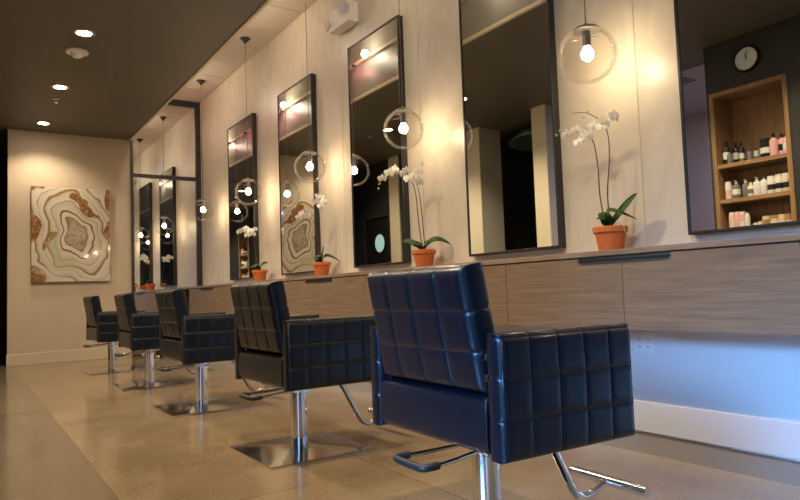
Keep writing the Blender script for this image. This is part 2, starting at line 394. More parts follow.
# street front behind the camera: bays of glass with daylight beyond
b = bm_new()
box(b, -3.2, -2.9, YB-.15, YB, 0, ZT); box(b, -1.1, 3.2, YB-.15, YB, 0, ZT); box(b, -2.9, -1.1, YB-.15, YB, 2.6, ZT); box(b, -2.9, -1.1, YB-.15, YB, 0, .15)
struct('wall_front', b, 'dark_wall')
def ring(b, a0, a1, z0, z1, fw, d0, d1, ax):
    """rectangular frame as one connected ring; ax 'X' = lies in a plane of constant x, 'Y' = constant y"""
    def p(a, z, d): return (d, a, z) if ax == 'X' else (a, d, z)
    o = [(a0, z0), (a1, z0), (a1, z1), (a0, z1)]; i = [(a0+fw, z0+fw), (a1-fw, z0+fw), (a1-fw, z1-fw), (a0+fw, z1-fw)]
    V = [[b.verts.new(p(*q, d)) for q in r] for r in (o, i) for d in (d0, d1)]
    for k in range(4):
        n = (k+1) % 4
        for A, C in ((V[0], V[1]), (V[1], V[3]), (V[3], V[2]), (V[2], V[0])): b.faces.new((A[k], A[n], C[n], C[k]))
    return b
struct('window_1', ring(bm_new(), -2.9, -1.1, .15, 2.6, .05, YB-.10, YB-.03, 'Y'), 'black_metal')
struct('window_2', ring(bm_new(), -1.3, 1.5, .12, 2.75, .05, -3.17, -3.12, 'X'), 'black_metal')
# blue daylight window of the side bay (beyond the open floor left of the camera)
def area(name, loc, rot, sx, sy, col, power, spread=None):
    ld = bpy.data.lights.new(name, 'AREA'); ld.shape = 'RECTANGLE'; ld.size = sx; ld.size_y = sy; ld.color = col; ld.energy = power
    if spread: ld.spread = spread
    o = bpy.data.objects.new(name, ld); COL.objects.link(o); o.location = loc; o.rotation_euler = rot; return o
area('daylight_front', (-2.0, YB-.2, 1.4), (math.radians(90), 0, 0), 1.8, 2.4, (.22, .50, 1.0), 12)
area('daylight_side', (-3.3, .1, 2.0), (0, math.radians(-90+26), math.radians(10)), 1.4, 2.6, (.17, .45, 1.0), 24, math.radians(38))
area('backroom_lamp', (-1.6, 3.2, ZS-.06), (0, 0, 0), .6, .6, (.78, .70, 1.0), 26)

# ------------------------------------------------------------------ counter
ZC = .972
XC = 2.72
o = obj('countertop', B(XC-.005, W, YB+.6, D-.01, ZC-.028, ZC), 'counter', bevel=.002)
tag(o, 'long pale oak countertop slab running under all the wall mirrors', 'countertop')
names = ['cut by the right edge of the picture', 'right of the largest chair backrest', 'between the largest and second largest chairs',
         'right of the middle chair', 'behind the two smallest chairs', 'furthest one, against the end wall']
YS0 = 2.067
def drawer_unit(i, yc):
    t = thing('drawer_cabinet', 'taupe oak drawer cabinet under counter, ' + names[i], 'cabinet', (XC, yc, 0), 0, 'drawer cabinets hung under the counter')
    hw = P/2 - .0015; y1 = hw
    if yc + hw > D - .03: y1 = D - .03 - yc
    obj('body', B(.02, W-XC-.001, -hw, y1, .575, ZC-.030), 'wood', t)
    for s in (-1, 1):
        a, c = (-hw+.001, -.0015) if s < 0 else (.0015, y1-.001)
        b = bm_new(); n0, n1 = ((c-.27, c) if s < 0 else (a, a+.27))
        # drawer front with a shallow finger notch in its top edge
        if s < 0: prof = [(a, .572), (c, .572), (c, .917), (c-.27, .917), (c-.27, .936), (a, .936)]
        else: prof = [(a, .572), (c, .572), (c, .936), (a+.27, .936), (a+.27, .917), (a, .917)]
        f0 = [b.verts.new((0, p, z)) for p, z in prof]; f1 = [b.verts.new((.019, p, z)) for p, z in prof]
        b.faces.new(f0); b.faces.new(f1[::-1])
        for k in range(6): b.faces.new((f0[k], f0[(k+1) % 6], f1[(k+1) % 6], f1[k]))
        d = obj('drawer', b, 'wood', t)
        pl = obj('edge_pull', B(-.014, .018, n0+.002, n1-.002, .918, .924), 'black_metal', d); pl['label'] = 'black metal edge pull'
    return t
for i, k in enumerate((-1, 0, 1, 2, 3, 4)): 
    if True: drawer_unit(i, YS0 + k*P)
# stub closing the counter towards the street front is outside the frame

# ------------------------------------------------------------------ mirrors
mdesc = ['furthest slim black framed wall mirror, next to the partition mirror', 'second furthest black framed wall mirror, reflecting the swirled painting',
         'middle black framed wall mirror, reflecting the black door with the round window', 'black framed wall mirror above the largest chair, reflecting two beige columns',
         'nearest black framed wall mirror at right edge, reflecting product shelves and clock']
MY = [(8.53, 7.60), (6.82, 5.94), (5.172, 4.32), (3.532, 2.68), (1.852, 1.0)]
def wall_mirror(i):
    yf, yn = MY[i]; zb, zt = 1.0262, 3.0884
    t = thing('wall_mirror', mdesc[i], 'mirror', (W, (yf+yn)/2, zb), 0, 'tall black framed mirrors on the plaster wall')
    h = (yf-yn)/2; H = zt - zb; fd = .055
    fw = .016; b = ring(bm_new(), -h, h, 0, H, fw, -fd, -.002, 'X')
    obj('frame', b, 'black_metal', t, bevel=.002, bseg=1)
    obj('glass', B(-fd+.006, -.004, -h+fw, h-fw, fw, H-fw), 'mirror', t)
    return t
for i in range(5): wall_mirror(i)
# partition mirror on the end wall
t = thing('partition_mirror', 'large black framed mirror filling the end wall between painting and counter', 'mirror', (2.5, D, 0))
x0, x1 = XS-2.5, W-2.5-.002
b = bm_new(); fd = .045
box(b, x0, x0+.03, -fd, -.001, 0, ZT-.002); box(b, x1-.075, x1, -fd, -.001, 0, ZT-.002)
box(b, x0+.03, x1-.075, -fd, -.001, ZT-.09, ZT-.002); box(b, x0+.03, x1-.075, -fd, -.001, 2.60, 2.655); box(b, x0+.03, x1-.075, -fd, -.001, 0, .06)
obj('frame', b, 'black_metal', t)
obj('upper_glass', B(x0+.03, x1-.075, -.02, -.002, 2.655, ZT-.09), 'mirror', t)
obj('lower_glass', B(x0+.03, x1-.075, -.02, -.002, .06, 2.60), 'mirror', t)

# ------------------------------------------------------------------ painting
t = thing('painting', 'large cream and brown poured resin painting of agate rings on the beige end wall', 'painting', ((.7316+1.7052)/2, D, (1.0909+2.3888)/2))
pw, ph = (1.7052-.7316)/2, (2.3888-1.0909)/2
obj('canvas', B(-pw, pw, -.045, -.001, -ph, ph), 'canvas_edge', t)
b = bm_new(); box(b, -pw, pw, -.049, -.045, -ph, ph); obj('painted_face', b, 'agate', t, bevel=.001)

# ------------------------------------------------------------------ pendants
pdesc = ['nearest and largest clear glass globe pendant with glowing bulb, at top right', 'second nearest clear glass globe pendant, beside the middle mirror',
         'third nearest clear glass globe pendant, beside the mirror reflecting the painting', 'fourth clear glass globe pendant from the camera, by the furthest mirror', 'furthest clear glass globe pendant, next to the partition mirror']
def pendant():
    t = thing('pendant_lamp', pdesc[0], 'pendant lamp', (0,0,0), 0, 'globe pendants over the counter')
    b = bm_new(); R = .153; prof = []
    for k in range(0, 33):
        a = math.radians(13) + (PI-math.radians(13))*k/32; prof.append((max(.0005, R*math.sin(a)), R*math.cos(a)))
    lathe(b, prof, 48, (0, 0, -.005)); obj('glass_globe', b, 'globe', t, smooth=True)
    b = bm_new(); lathe(b, [(.004, .172), (.012, .160), (.035, .152), (.062, .140), (.072, .128), (.070, .124), (.03, .120), (.004, .118)], 32); obj('cap', b, 'nickel', t, smooth='auto')
    b = bm_new(); lathe(b, [(.002, .128), (.022, .128), (.024, .10), (.022, .040), (.016, .036), (.002, .036)], 24); s = obj('socket', b, 'nickel', t, smooth='auto')
    for a in (.5, .5+2*PI/3, .5+4*PI/3): obj('spring_arm', tube(bm_new(), [(.02*math.cos(a), .02*math.sin(a), .085), (.08*math.cos(a), .08*math.sin(a), .072)], .0018, 6), 'black_metal', s)
    b = bm_new(); lathe(b, [(.001, -.034), (.014, -.032), (.026, -.022), (.033, -.006), (.033, .004), (.026, .020), (.016, .034), (.014, .042)], 24); obj('bulb', b, 'bulb', t, smooth=True)
    b = bm_new(); top = 3.79-2.014; tube(b, [(0, 0, .17), (0, 0, top-.02)], .0032, 8); obj('cord', b, 'cord', t, smooth=True)
    b = bm_new(); lathe(b, [(.002, ZT-2.014), (.062, ZT-2.014), (.060, ZT-2.022), (.030, ZT-2.050), (.010, ZT-2.075), (.002, ZT-2.08)], 24); obj('canopy', b, 'black_metal', t, smooth='auto')
    return t
PX, PY, PZ = 2.7243, 8.9088, 2.014
PYS = [2.21, 3.945, 5.54, 7.16, 8.885, .54]
pd = pendant(); pd.location = (PX, PYS[0], PZ)
for i in (1, 2, 3, 4): dup(pd, (PX, PYS[i], PZ), pdesc[i])
dup(pd, (PX, PYS[5], PZ), 'clear glass globe pendant added beyond the right edge of the picture for warm light')  # unseen pendant continuing the row, added for its warm light

# ------------------------------------------------------------------ chairs
def pillow(name, m, w, h, t, us, vs, parent, mtx, depth=.007, rad=.02, step=.008, seamw=.010, both=True, bulge=0.0, ret=False):
    """upholstered slab: width w (local x), height h (local z), thickness t (local y); seams at us / vs"""
    def samples(L, seams):
        n = max(6, int(L/step)); s = [L*i/n for i in range(n+1)]
        for q in (.15, .35, .65): s += [rad*q*.6, L-rad*q*.6]
        for c in seams: s += [c, c-seamw*.35, c+seamw*.35, c-seamw, c+seamw]
        s = sorted(set(round(x, 5) for x in s if 0 <= x <= L)); o = [s[0]]
        for x in s[1:]:
            if x-o[-1] > .0012: o.append(x)
        o[-1] = L; return o
    U, V = samples(w, us), samples(h, vs)
    def dist(x, seams): return min([abs(x-c) for c in seams] or [9])
    def hgt(u, v, flat):
        e = min(u, w-u, v, h-v); er = 1.0
        if e < rad: er = math.sqrt(max(0, 1-((rad-e)/rad)**2))
        a = t/2 - rad*(1-er) if rad < t/2 else (t/2)*er
        if not flat:
            du, dv = dist(u, us), dist(v, vs); d = min(du, dv)
            a -= depth*math.exp(-d/seamw)
        if bulge: a += bulge*math.sin(PI*u/w)*math.sin(PI*v/h)
        return max(a, .001)
    b = bm_new(); F = []; K = []
    for u in U:
        fr, kr = [], []
        for v in V:
            border = u in (U[0], U[-1]) or v in (V[0], V[-1])
            a = 0.25*t if border else hgt(u, v, False); c = .25*t if border else hgt(u, v, not both)
            fr.append(b.verts.new(mtx @ Vector((u-w/2, -a, v)))); kr.append(b.verts.new(mtx @ Vector((u-w/2, c, v))))
        F.append(fr); K.append(kr)
    nu, nv = len(U), len(V)
    for i in range(nu-1):
        for j in range(nv-1):
            b.faces.new((F[i][j], F[i+1][j], F[i+1][j+1], F[i][j+1])); b.faces.new((K[i][j+1], K[i+1][j+1], K[i+1][j], K[i][j]))
    for i in range(nu-1):
        b.faces.new((F[i][0], K[i][0], K[i+1][0], F[i+1][0])); b.faces.new((F[i+1][-1], K[i+1][-1], K[i][-1], F[i][-1]))
    for j in range(nv-1):
        b.faces.new((F[0][j+1], K[0][j+1], K[0][j], F[0][j])); b.faces.new((F[-1][j], K[-1][j], K[-1][j+1], F[-1][j+1]))
    return obj(name, b, m, parent, smooth=True)
def arm_path(): pass
def styling_chair():
    t = thing('styling_chair', 'x', 'chair', (0,0,0), 0, 'black quilted salon chairs along the counter')
    XR, XF, HW, AW, ZA, ZTp = -.215, .290, .349, .072, .352, .682
    L = XF - XR
    for s in (-1, 1):
        mt = Matrix.Translation((XR+L/2, s*(HW-AW/2), ZA))
        if s > 0: mt = mt @ Matrix.Rotation(PI, 4, 'Z')
        us = [L*k/5 for k in range(1, 5)]
        if s > 0: us = [L-u for u in us]
        a = pillow('armrest', 'leather', L, ZTp-ZA, AW, us, [.105, .215, .318], t, mt, depth=.005, rad=.022, seamw=.0058, step=.009, bulge=.004)
        # piping along the front and rear edges
        for xx in (XR+.004, XF-.004): obj('piping', tube(bm_new(), [(xx-.004*(1 if xx > 0 else -1), s*(HW-.007), ZA+.016), (xx-.004*(1 if xx > 0 else -1), s*(HW-.007), ZTp-.020)], .0028, 6), 'piping', a, smooth=True)
    # seat: upholstered base rail and cushion
    mt = Matrix.Translation((0.02, 0, .435)) @ Matrix.Rotation(PI/2, 4, 'X') @ Matrix.Translation((0, 0, -(HW-AW)))
    sw = 2*(HW-AW)
    st = pillow('seat', 'leather', .47, sw, .155, [], [], t, mt, depth=0, rad=.030, step=.02)
    mt = Matrix.Translation((0.06, 0, .525)) @ Matrix.Rotation(PI/2, 4, 'X') @ Matrix.Translation((0, 0, -(sw/2-.006)))
    pillow('seat_cushion', 'leather', .40, sw-.012, .06, [.1, .2, .3], [sw*.25, sw*.5, sw*.75], t, mt, depth=.006, rad=.026, step=.014)
    # back, reclined
    BW, BH, BT = .532, .350, .092
    lean = math.atan2(.057, .321)
    mt = Matrix.Translation((-.163, .004, .522)) @ Matrix.Rotation(-lean, 4, 'Y') @ Matrix.Rotation(-PI/2, 4, 'Z')
    pillow('backrest', 'leather', BW, BH, BT, [BW*k/4 for k in (1, 2, 3)], [.115, .225], t, mt, depth=.0055, rad=.030, step=.008, seamw=.006, bulge=.004)
    # steel brackets and screws holding the back between the arms
    for s in (-1, 1):
        b = bm_new(); box(b, -.185, -.125, s*.262-.006, s*.262+.006, .50, .645)
        k = obj('back_bracket', b, 'steel', t, bevel=.003)
        for zz in (.56, .615): obj('screw', lathe(bm_new(), [(.0005, 0), (.009, .001), (.011, .006), (.011, .012)], 14, (-.199, s*.262, zz), axis='X'), 'chrome', k, smooth='auto')
    # mechanism under the seat
    b = bm_new(); box(b, -.13, .15, -.10, .10, .335, .362); obj('mounting_plate', b, 'black_metal', t, bevel=.004)
    b = bm_new(); lathe(b, [(.045, .012), (.045, .285), (.049, .288), (.049, .336)], 32, cap0=True, cap1=True)
    obj('hydraulic_column', b, 'chrome', t, smooth='auto')
    # base plate: square steel sheet, slightly dished up toward the middle
    b = bm_new(); n = 14; hs = .278; top, bot = [], []
    for i in range(n+1):
        r0, r1 = [], []
        for j in range(n+1):
            x, y = -hs+2*hs*i/n, -hs+2*hs*j/n
            e = max(0, 1-(max(abs(x), abs(y))/hs)); z = .009 + .010*min(1, e*1.4)
            r0.append(b.verts.new((x, y, z))); r1.append(b.verts.new((x, y, 0.001)))
        top.append(r0); bot.append(r1)
    for i in range(n):
        for j in range(n):
            b.faces.new((top[i][j], top[i+1][j], top[i+1][j+1], top[i][j+1])); b.faces.new((bot[i][j+1], bot[i+1][j+1], bot[i+1][j], bot[i][j]))
    for i in range(n):
        b.faces.new((bot[i][0], bot[i+1][0], top[i+1][0], top[i][0])); b.faces.new((top[i][n], top[i+1][n], bot[i+1][n], bot[i][n]))
        b.faces.new((top[0][i], top[0][i+1], bot[0][i+1], bot[0][i])); b.faces.new((bot[n][i], bot[n][i+1], top[n][i+1], top[n][i]))
    obj('base_plate', b, 'plate', t, smooth='auto')
    # pump lever: two chrome rods and a black grip
    zl = .302; lv = obj('pump_lever', box(bm_new(), -.05, .05, -.052, .052, zl-.004, zl+.016), 'chrome', t, smooth='auto')
    for s in (-1, 1): b = bm_new(); tube(b, smooth_path([(-.02, s*.045, zl+.01), (-.10, s*.055, zl+.006), (-.20, s*.072, zl), (-.25, s*.078, zl)], 4), .0065, 10); obj('rod', b, 'chrome', lv, smooth='auto')
    b = bm_new(); tube(b, smooth_path([(-.235, -.078, zl), (-.268, -.078, zl-.001), (-.285, -.064, zl-.002), (-.288, 0, zl-.002), (-.285, .064, zl-.002), (-.268, .078, zl-.001), (-.235, .078, zl)], 6), .0115, 12)
    g = obj('grip', b, 'rubber', lv, smooth='auto'); g['label'] = 'black rubber grip'
    # footrest: bent chrome tube and ribbed bar
    b = bm_new(); tube(b, smooth_path([(.20, 0, .372), (.262, 0, .300), (.315, 0, .205), (.365, 0, .115), (.395, 0, .082), (.435, 0, .070), (.485, 0, .083), (.528, 0, .098)], 6), .0145, 14)
    ft = obj('footrest', b, 'chrome', t, smooth='auto')
    b = bm_new(); tube(b, [(.545, -.17, .103), (.545, .17, .103)], .0175, 16)
    for k in range(-7, 8): lathe(b, [(.0176, -.002), (.0192, 0), (.0176, .002)], 16, (.545, k*.02, .103), axis='Y')
    fb = obj('foot_bar', b, 'steel', ft, smooth='auto')
    return t
cdesc = ['largest and nearest black quilted salon chair, at the right of the row', 'second nearest black quilted salon chair, directly left of the largest chair',
         'middle black quilted salon chair of the row of five', 'fourth nearest black quilted salon chair, small in the distance', 'furthest and smallest black quilted salon chair, nearest the painting']
ch = styling_chair(); ch['label'] = cdesc[0]; ch.location = (1.358, 1.578, 0); ch.rotation_euler = (0, 0, -.036)
cpos = [(1.452, 3.160, .016), (1.455, 4.86, -.008), (1.455, 6.50, -.02), (1.42, 8.17, .03)]
for i, (x, y, r) in enumerate(cpos): dup(ch, (x, y, 0), cdesc[i+1], rz=r)

# ------------------------------------------------------------------ orchids
def leaf_bm(length, width, arch, droop, fold=.25, n=12):
    """leaf along +x from the origin; arch = rise, droop = fall of tip"""
    b = bm_new(); rows = []
    for i in range(n+1):
        t = i/n; x = length*(t - .12*droop*t*t); z = arch*math.sin(PI*min(1, t*.62)) - droop*length*t*t*t
        wd = width*.5*(math.sin(PI*min(1, .10+.90*t))**.55)*(1 if t < .97 else .5) if t < 1 else .001
        wd = max(wd, .0012); row = []
        for j in range(-3, 4):
            s = j/3; row.append(b.verts.new((x, wd*s, z + fold*wd*s*s*1.1)))
        rows.append(row)
    for a, c in zip(rows, rows[1:]):
        for j in range(6): b.faces.new((a[j], a[j+1], c[j+1], c[j]))
    r = bmesh.ops.solidify(b, geom=b.faces[:], thickness=.0022)
    return b
def petal(b, ang, L, w, tilt=.25):
    n = 6; rows = []
    for i in range(n+1):
        t = i/n; wd = max(.0006, w*.5*math.sin(PI*(.06+.9*t))**.7); rr = .003 + L*t; z = tilt*L*t*(1-t)*1.6
        row = []
        for j in (-2, -1, 0, 1, 2):
            s = j/2; y = wd*s
            row.append(b.verts.new((rr*math.cos(ang)-y*math.sin(ang), rr*math.sin(ang)+y*math.cos(ang), z - .25*wd*s*s)))
        rows.append(row)
    for a, c in zip(rows, rows[1:]):
        for j in range(4): b.faces.new((a[j], a[j+1], c[j+1], c[j]))
def make_flower_meshes():
    b = bm_new()
    for a in (90, 215, 325): petal(b, math.radians(a), .032, .022)
    for a in (10, 170): petal(b, math.radians(a), .036, .038)
    bmesh.ops.solidify(b, geom=b.faces[:], thickness=.0009)
    bmesh.ops.recalc_face_normals(b, faces=b.faces)
    me = bpy.data.meshes.new('flower'); b.to_mesh(me); b.free(); me.materials.append(M['petal'])
    for p in me.polygons: p.use_smooth = True
    b = bm_new(); ball(b, (0, -.006, .007), .0062, 1, 1.5, .8, 12)
    me2 = bpy.data.meshes.new('flower_lip'); b.to_mesh(me2); b.free(); me2.materials.append(M['lip'])
    b = bm_new(); ball(b, (0, 0, 0), .0085, 1, 1, 1.35, 10)
    me3 = bpy.data.meshes.new('bud'); b.to_mesh(me3); b.free(); me3.materials.append(M['bud'])
    for mm in (me2, me3):
        for p in mm.polygons: p.use_smooth = True
    return me, me2, me3
FM = make_flower_meshes()
def place(name, me, parent, loc, rot, s=1):
    o = bpy.data.objects.new(name, me); COL.objects.link(o); o.parent = parent; o.location = loc; o.rotation_euler = rot; o.scale = (s, s, s); return o
def orchid(label, y, leaves, stems, flowers, buds, x=2.875, top_shift=0.0, turn=34):
    """local frame: a = toward the picture's right (minus y), z up, d = away from the wall"""
    t = thing('potted_orchid', label, 'potted plant', (x, y, ZC), math.radians(turn), 'white orchids in terracotta pots on the counter')
    def L(p):
        k = max(0, min(1, (p[2]-.25)/.3))*top_shift
        return Vector((-p[1], -p[0]-k, p[2]-1.1*k))
    b = bm_new(); lathe(b, [(.0005, .0), (.062, .0), (.064, .004), (.080, .098), (.084, .098), (.090, .102), (.092, .130), (.086, .133), (.078, .130), (.076, .108), (.0005, .106)], 36)
    p = obj('pot', b, 'terracotta', t, smooth='auto')
    b = bm_new(); lathe(b, [(.0005, .128), (.04, .126), (.076, .118)], 20); obj('soil', b, 'soil', t, smooth=True)
    for ang, ln, wd, arch, dr, z0, pitch in leaves:
        b = leaf_bm(ln, wd, arch, dr)
        o = obj('leaf', b, 'leaf', t, smooth=True, loc=(0, 0, .128+z0))
        # ang: 0 = picture right, 90 = toward the room, 180 = picture left
        a = math.radians(ang); o.rotation_euler = (math.radians(48)*(1 if math.cos(a) > .1 else -1 if math.cos(a) < -.1 else 0), -math.radians(pitch), math.atan2(-math.cos(a), -math.sin(a)))
    for pts in stems:
        b = bm_new(); q = smooth_path([L(p) for p in pts], 6); n = len(q)
        tube(b, q, .003, 8, radii=[.0042-.0024*i/(n-1) for i in range(n)]); obj('flower_stem', b, 'stem', t, smooth=True)
    for (a, d, z, s) in flowers:
        r = (math.radians(88+random.uniform(-22, 22)), math.radians(random.uniform(-14, 14)), math.radians(-52+random.uniform(-38, 38)))
        f = place('flower', FM[0], t, L((a, d, z)), r, s); place('flower_lip', FM[1], f, (0, 0, 0), (0, 0, 0))
    for (a, d, z) in buds: place('bud', FM[2], t, L((a, d, z)), (random.uniform(-.8, .8), random.uniform(-.8, .8), 0), random.uniform(.7, 1))
    b = bm_new(); tube(b, smooth_path([L((.03, .02, .125)), L((.06, .05, .145)), L((.085, .04, .13)), L((.092, .03, .09))], 5), .0028, 6); obj('aerial_root', b, 'root', t, smooth=True)
    return t
# px per metre near each pot: 188, 134, 104, 85   (a is measured in the picture plane, so y offsets are a/cos)
K = 1.20
orchid('nearest white orchid with one big raised leaf, in terracotta pot under the nearest pendant', 2.245,
       [(8, .24, .088, .03, -.10, .0, 32), (20, .15, .040, .11, 1.2, .01, 30), (170, .10, .075, .03, .15, 0, 52), (120, .10, .045, .03, .4, 0, 35), (200, .075, .04, .02, .3, 0, 40)],
       [[(-.02, 0, .12), (-.045, .01, .30), (-.06, .02, .50), (-.085, .02, .64), (-.13, .03, .685), (-.20, .03, .70), (-.29, .03, .70)], [(.005, .01, .12), (0, .02, .32), (.01, .03, .52), (.005, .03, .66), (-.03, .04, .735), (-.10, .05, .785), (-.17, .05, .80)]],
       [(-.105, .045, .66, 1.1), (-.155, .05, .70, 1.0), (-.15, .05, .635, .9), (-.215, .05, .69, .95), (-.06, .05, .70, 1.0), (.005, .06, .715, 1.15), (.055, .05, .735, 1.15), (-.015, .05, .69, .7)],
       [(-.29, .03, .70), (-.265, .035, .72), (-.09, .05, .79), (-.115, .05, .765), (-.17, .05, .80)], top_shift=.022, turn=16)
orchid('second nearest white orchid with long arching leaves, terracotta pot just above largest chair', 3.95,
       [(185, .21, .048, .08, .35, .0, 18), (0, .23, .060, .10, .55, .0, 14), (25, .14, .045, .05, .3, 0, 25), (150, .13, .045, .05, .4, 0, 25), (100, .10, .045, .03, .4, 0, 30)],
       [[(-.01, 0, .12), (-.03, .01, .35), (-.045, .02, .58), (-.09, .03, .69), (-.18, .04, .74), (-.27, .04, .72), (-.33, .04, .66)], [(.01, 0, .12), (.0, .01, .38), (-.02, .02, .6), (-.05, .03, .68), (-.03, .04, .72)]],
       [(-.30, .05, .70, 1.0), (-.24, .05, .735, 1.15), (-.19, .05, .755, 1.15), (-.13, .05, .72, 1.1), (-.085, .06, .67, 1.15), (-.04, .06, .69, 1.1), (.0, .05, .645, 1.0), (-.10, .05, .74, 1), (.0, .05, .72, .9)],
       [(-.33, .04, .66), (-.34, .04, .625), (.03, .05, .78)])
orchid('third white orchid from the camera in a terracotta pot, beside the mirror showing the painting', 5.645,
       [(10, .17, .070, .03, -.2, 0, 52), (0, .19, .045, .09, .9, 0, 20), (180, .12, .040, .04, .4, 0, 30), (200, .10, .06, .02, .1, 0, 48), (90, .11, .05, .03, .3, 0, 30)],
       [[(.0, 0, .12), (.0, .01, .40), (.0, .02, .62), (-.01, .03, .73), (.03, .04, .76)], [(-.02, 0, .12), (-.03, .01, .35), (-.06, .02, .52), (-.13, .03, .60), (-.2, .04, .60)]],
       [(-.015, .05, .72, 1.1), (.03, .05, .76, 1.15), (.07, .05, .72, 1.1), (.04, .05, .68, 1.1), (-.12, .05, .60, 1.1), (-.17, .05, .61, 1.15), (-.21, .05, .585, 1.0), (.0, .05, .78, .9)],
       [(.10, .05, .70), (-.25, .04, .60)])
orchid('furthest white orchid in a terracotta pot, beside the furthest mirror', 7.24,
       [(10, .17, .075, .04, .2, 0, 30), (190, .10, .06, .02, .1, 0, 48), (160, .13, .05, .05, .5, 0, 24), (90, .11, .05, .03, .3, 0, 30)],
       [[(-.01, 0, .12), (-.05, .01, .35), (-.08, .02, .52), (-.12, .03, .60), (-.2, .04, .62)]],
       [(-.09, .05, .60, 1.1), (-.14, .05, .63, 1.15), (-.19, .05, .61, 1.15), (-.24, .05, .60, 1.1), (-.05, .05, .56, 1.1), (-.13, .05, .55, 1.1), (-.02, .05, .61, 1.0)],
       [(-.28, .04, .58)])

# ------------------------------------------------------------------ outlet, emergency light, ceiling fittings
t = thing('wall_outlet', 'white double power outlet under the counter, beside the largest chair arm', 'outlet', (W, 2.174, .48))
obj('cover_plate', B(-.006, -.0005, -.058, .058, -.058, .058), 'cool_white', t, bevel=.002)
for s in (-1, 1):
    b = bm_new()
    for z in (-.021, .021): box(b, -.009, -.005, s*.026-.0165, s*.026+.0165, z-.014, z+.014)
    r = obj('receptacle', b, 'cool_white', t, bevel=.002)
    b = bm_new()
    for z in (-.021, .021):
        for yy in (-.006, .006): box(b, -.0094, -.0088, s*.026+yy-.0016, s*.026+yy+.0016, z-.003, z+.007)
        lathe(b, [(.0003, 0), (.0022, 0)], 8, (-.0093, s*.026, z-.007), axis='X')
    obj('slots', b, 'slot', r)
t = thing('emergency_light', 'white twin head emergency light high on the wall beside the middle mirror', 'emergency light', (W, 5.21, 3.3))
obj('housing', B(-.117, -.001, -.18, .18, 0, .195), 'white_plastic', t, bevel=.008, bseg=3)
for s, (xx, zz) in ((-1, (-.13, .125)), (1, (-.10, .10))):
    b = bm_new(); lathe(b, [(.012, 0), (.016, .02), (.040, .030), (.052, .062), (.050, .066)], 28, cap0=True, axis='X')
    h = obj('lamp_head', b, 'white_plastic', t, smooth='auto'); 
    h.location = (xx+.012, -.135 if s < 0 else .205, zz); h.rotation_euler = (0, math.radians(12), math.radians(222 if s < 0 else 150)); h.scale = (.9, 1.15, 1.15)
    b = bm_new(); lathe(b, [(.0005, .056), (.02, .060), (.049, .064)], 28, axis='X'); obj('lens', b, 'lens', h, smooth=True)
cans = [(.849, 6.083), (.845, 7.767), (.834, 9.45)]
cd = ['nearest glowing recessed light at top left of the dark ceiling', 'middle recessed light in the dark ceiling, beside the sprinkler', 'furthest recessed light in the dark ceiling, above the painting']
def can_light():
    t = thing('recessed_light', cd[0], 'ceiling light', (0,0,0), 0, 'recessed lights in the dark ceiling')
    b = bm_new(); lathe(b, [(.062, .0), (.062, -.004), (.088, -.006), (.092, 0)], 32); obj('trim_ring', b, 'nickel', t, smooth='auto')
    b = bm_new(); lathe(b, [(.0005, -.003), (.061, -.003)], 32); obj('diffuser', b, 'can', t)
    return t
c0 = can_light(); c0.location = (cans[0][0], cans[0][1], ZS)
for i in (1, 2): dup(c0, (cans[i][0], cans[i][1], ZS), cd[i])
c = dup(c0, (.86, 4.39, ZS), 'recessed light in the dark ceiling, above the front of the picture and out of view'); 
dup(c0, (.86, 2.70, ZS), 'recessed light in the dark ceiling nearest the street front, out of view')
t = thing('smoke_detector', 'round white smoke detector on the dark ceiling beside the nearest recessed light', 'smoke detector', (.856, 6.561, ZS))
b = bm_new(); lathe(b, [(.0005, -.001), (.098, -.001), (.10, -.008), (.094, -.022), (.06, -.028), (.0005, -.028)], 36); obj('base', b, 'white_plastic', t, smooth='auto')
b = bm_new(); lathe(b, [(.058, -.028), (.052, -.045), (.036, -.060), (.0005, -.062)], 28); obj('sensor_cap', b, 'white_plastic', t, smooth='auto')
t = thing('fire_sprinkler', 'small fire sprinkler head on the dark ceiling between the recessed lights', 'sprinkler', (.856, 8.253, ZS))
b = bm_new(); lathe(b, [(.0005, -.001), (.034, -.001), (.032, -.006), (.0005, -.008)], 20); obj('escutcheon', b, 'nickel', t, smooth='auto')
b = bm_new(); tube(b, [(0, 0, -.006), (0, 0, -.04)], .006, 8); lathe(b, [(.0005, -.04), (.02, -.04), (.02, -.043), (.0005, -.043)], 16); obj('deflector', b, 'chrome', t, smooth='auto')
# track with bulbs on the soffit face
t = thing('track_light', 'pale ceiling track with round bulbs on the raised soffit face, seen in the mirrors', 'track light', (XS, 6.5, 3.56))
obj('rail', B(.002, .035, -2.9, 3.3, -.018, .018), 'trim_light', t)
for yy in (-2.5, -.22, 2.10):
    b = bm_new(); lathe(b, [(.0005, .03), (.022, .03), (.024, .07), (.0005, .07)], 18, (0, yy, 0), axis='X'); k = obj('lamp_holder', b, 'white_plastic', t, smooth='auto')
    b = bm_new(); ball(b, (.105, yy, -.0), .04, seg=20); obj('bulb', b, 'track', k, smooth=True)
for yy in (.12, 2.3, 3.1):  # added heads and point lights, there only for the pink glow on the soffit
    b = bm_new(); lathe(b, [(.0005, .035), (.014, .035), (.020, .075), (.0005, .06)], 18, (0, yy, -.03), axis='X'); k = obj('added_lamp_head', b, 'black_metal', t, smooth='auto'); k['label'] = 'small black lamp head added to carry the pink glow'
    ld = bpy.data.lights.new('added_pink_glow', 'POINT'); ld.energy = .55; ld.color = (1, .16, .28); ld.shadow_soft_size = .004
    lo = bpy.data.objects.new('added_pink_glow', ld); COL.objects.link(lo); lo.location = (XS+.13, 6.5+yy, 3.47)

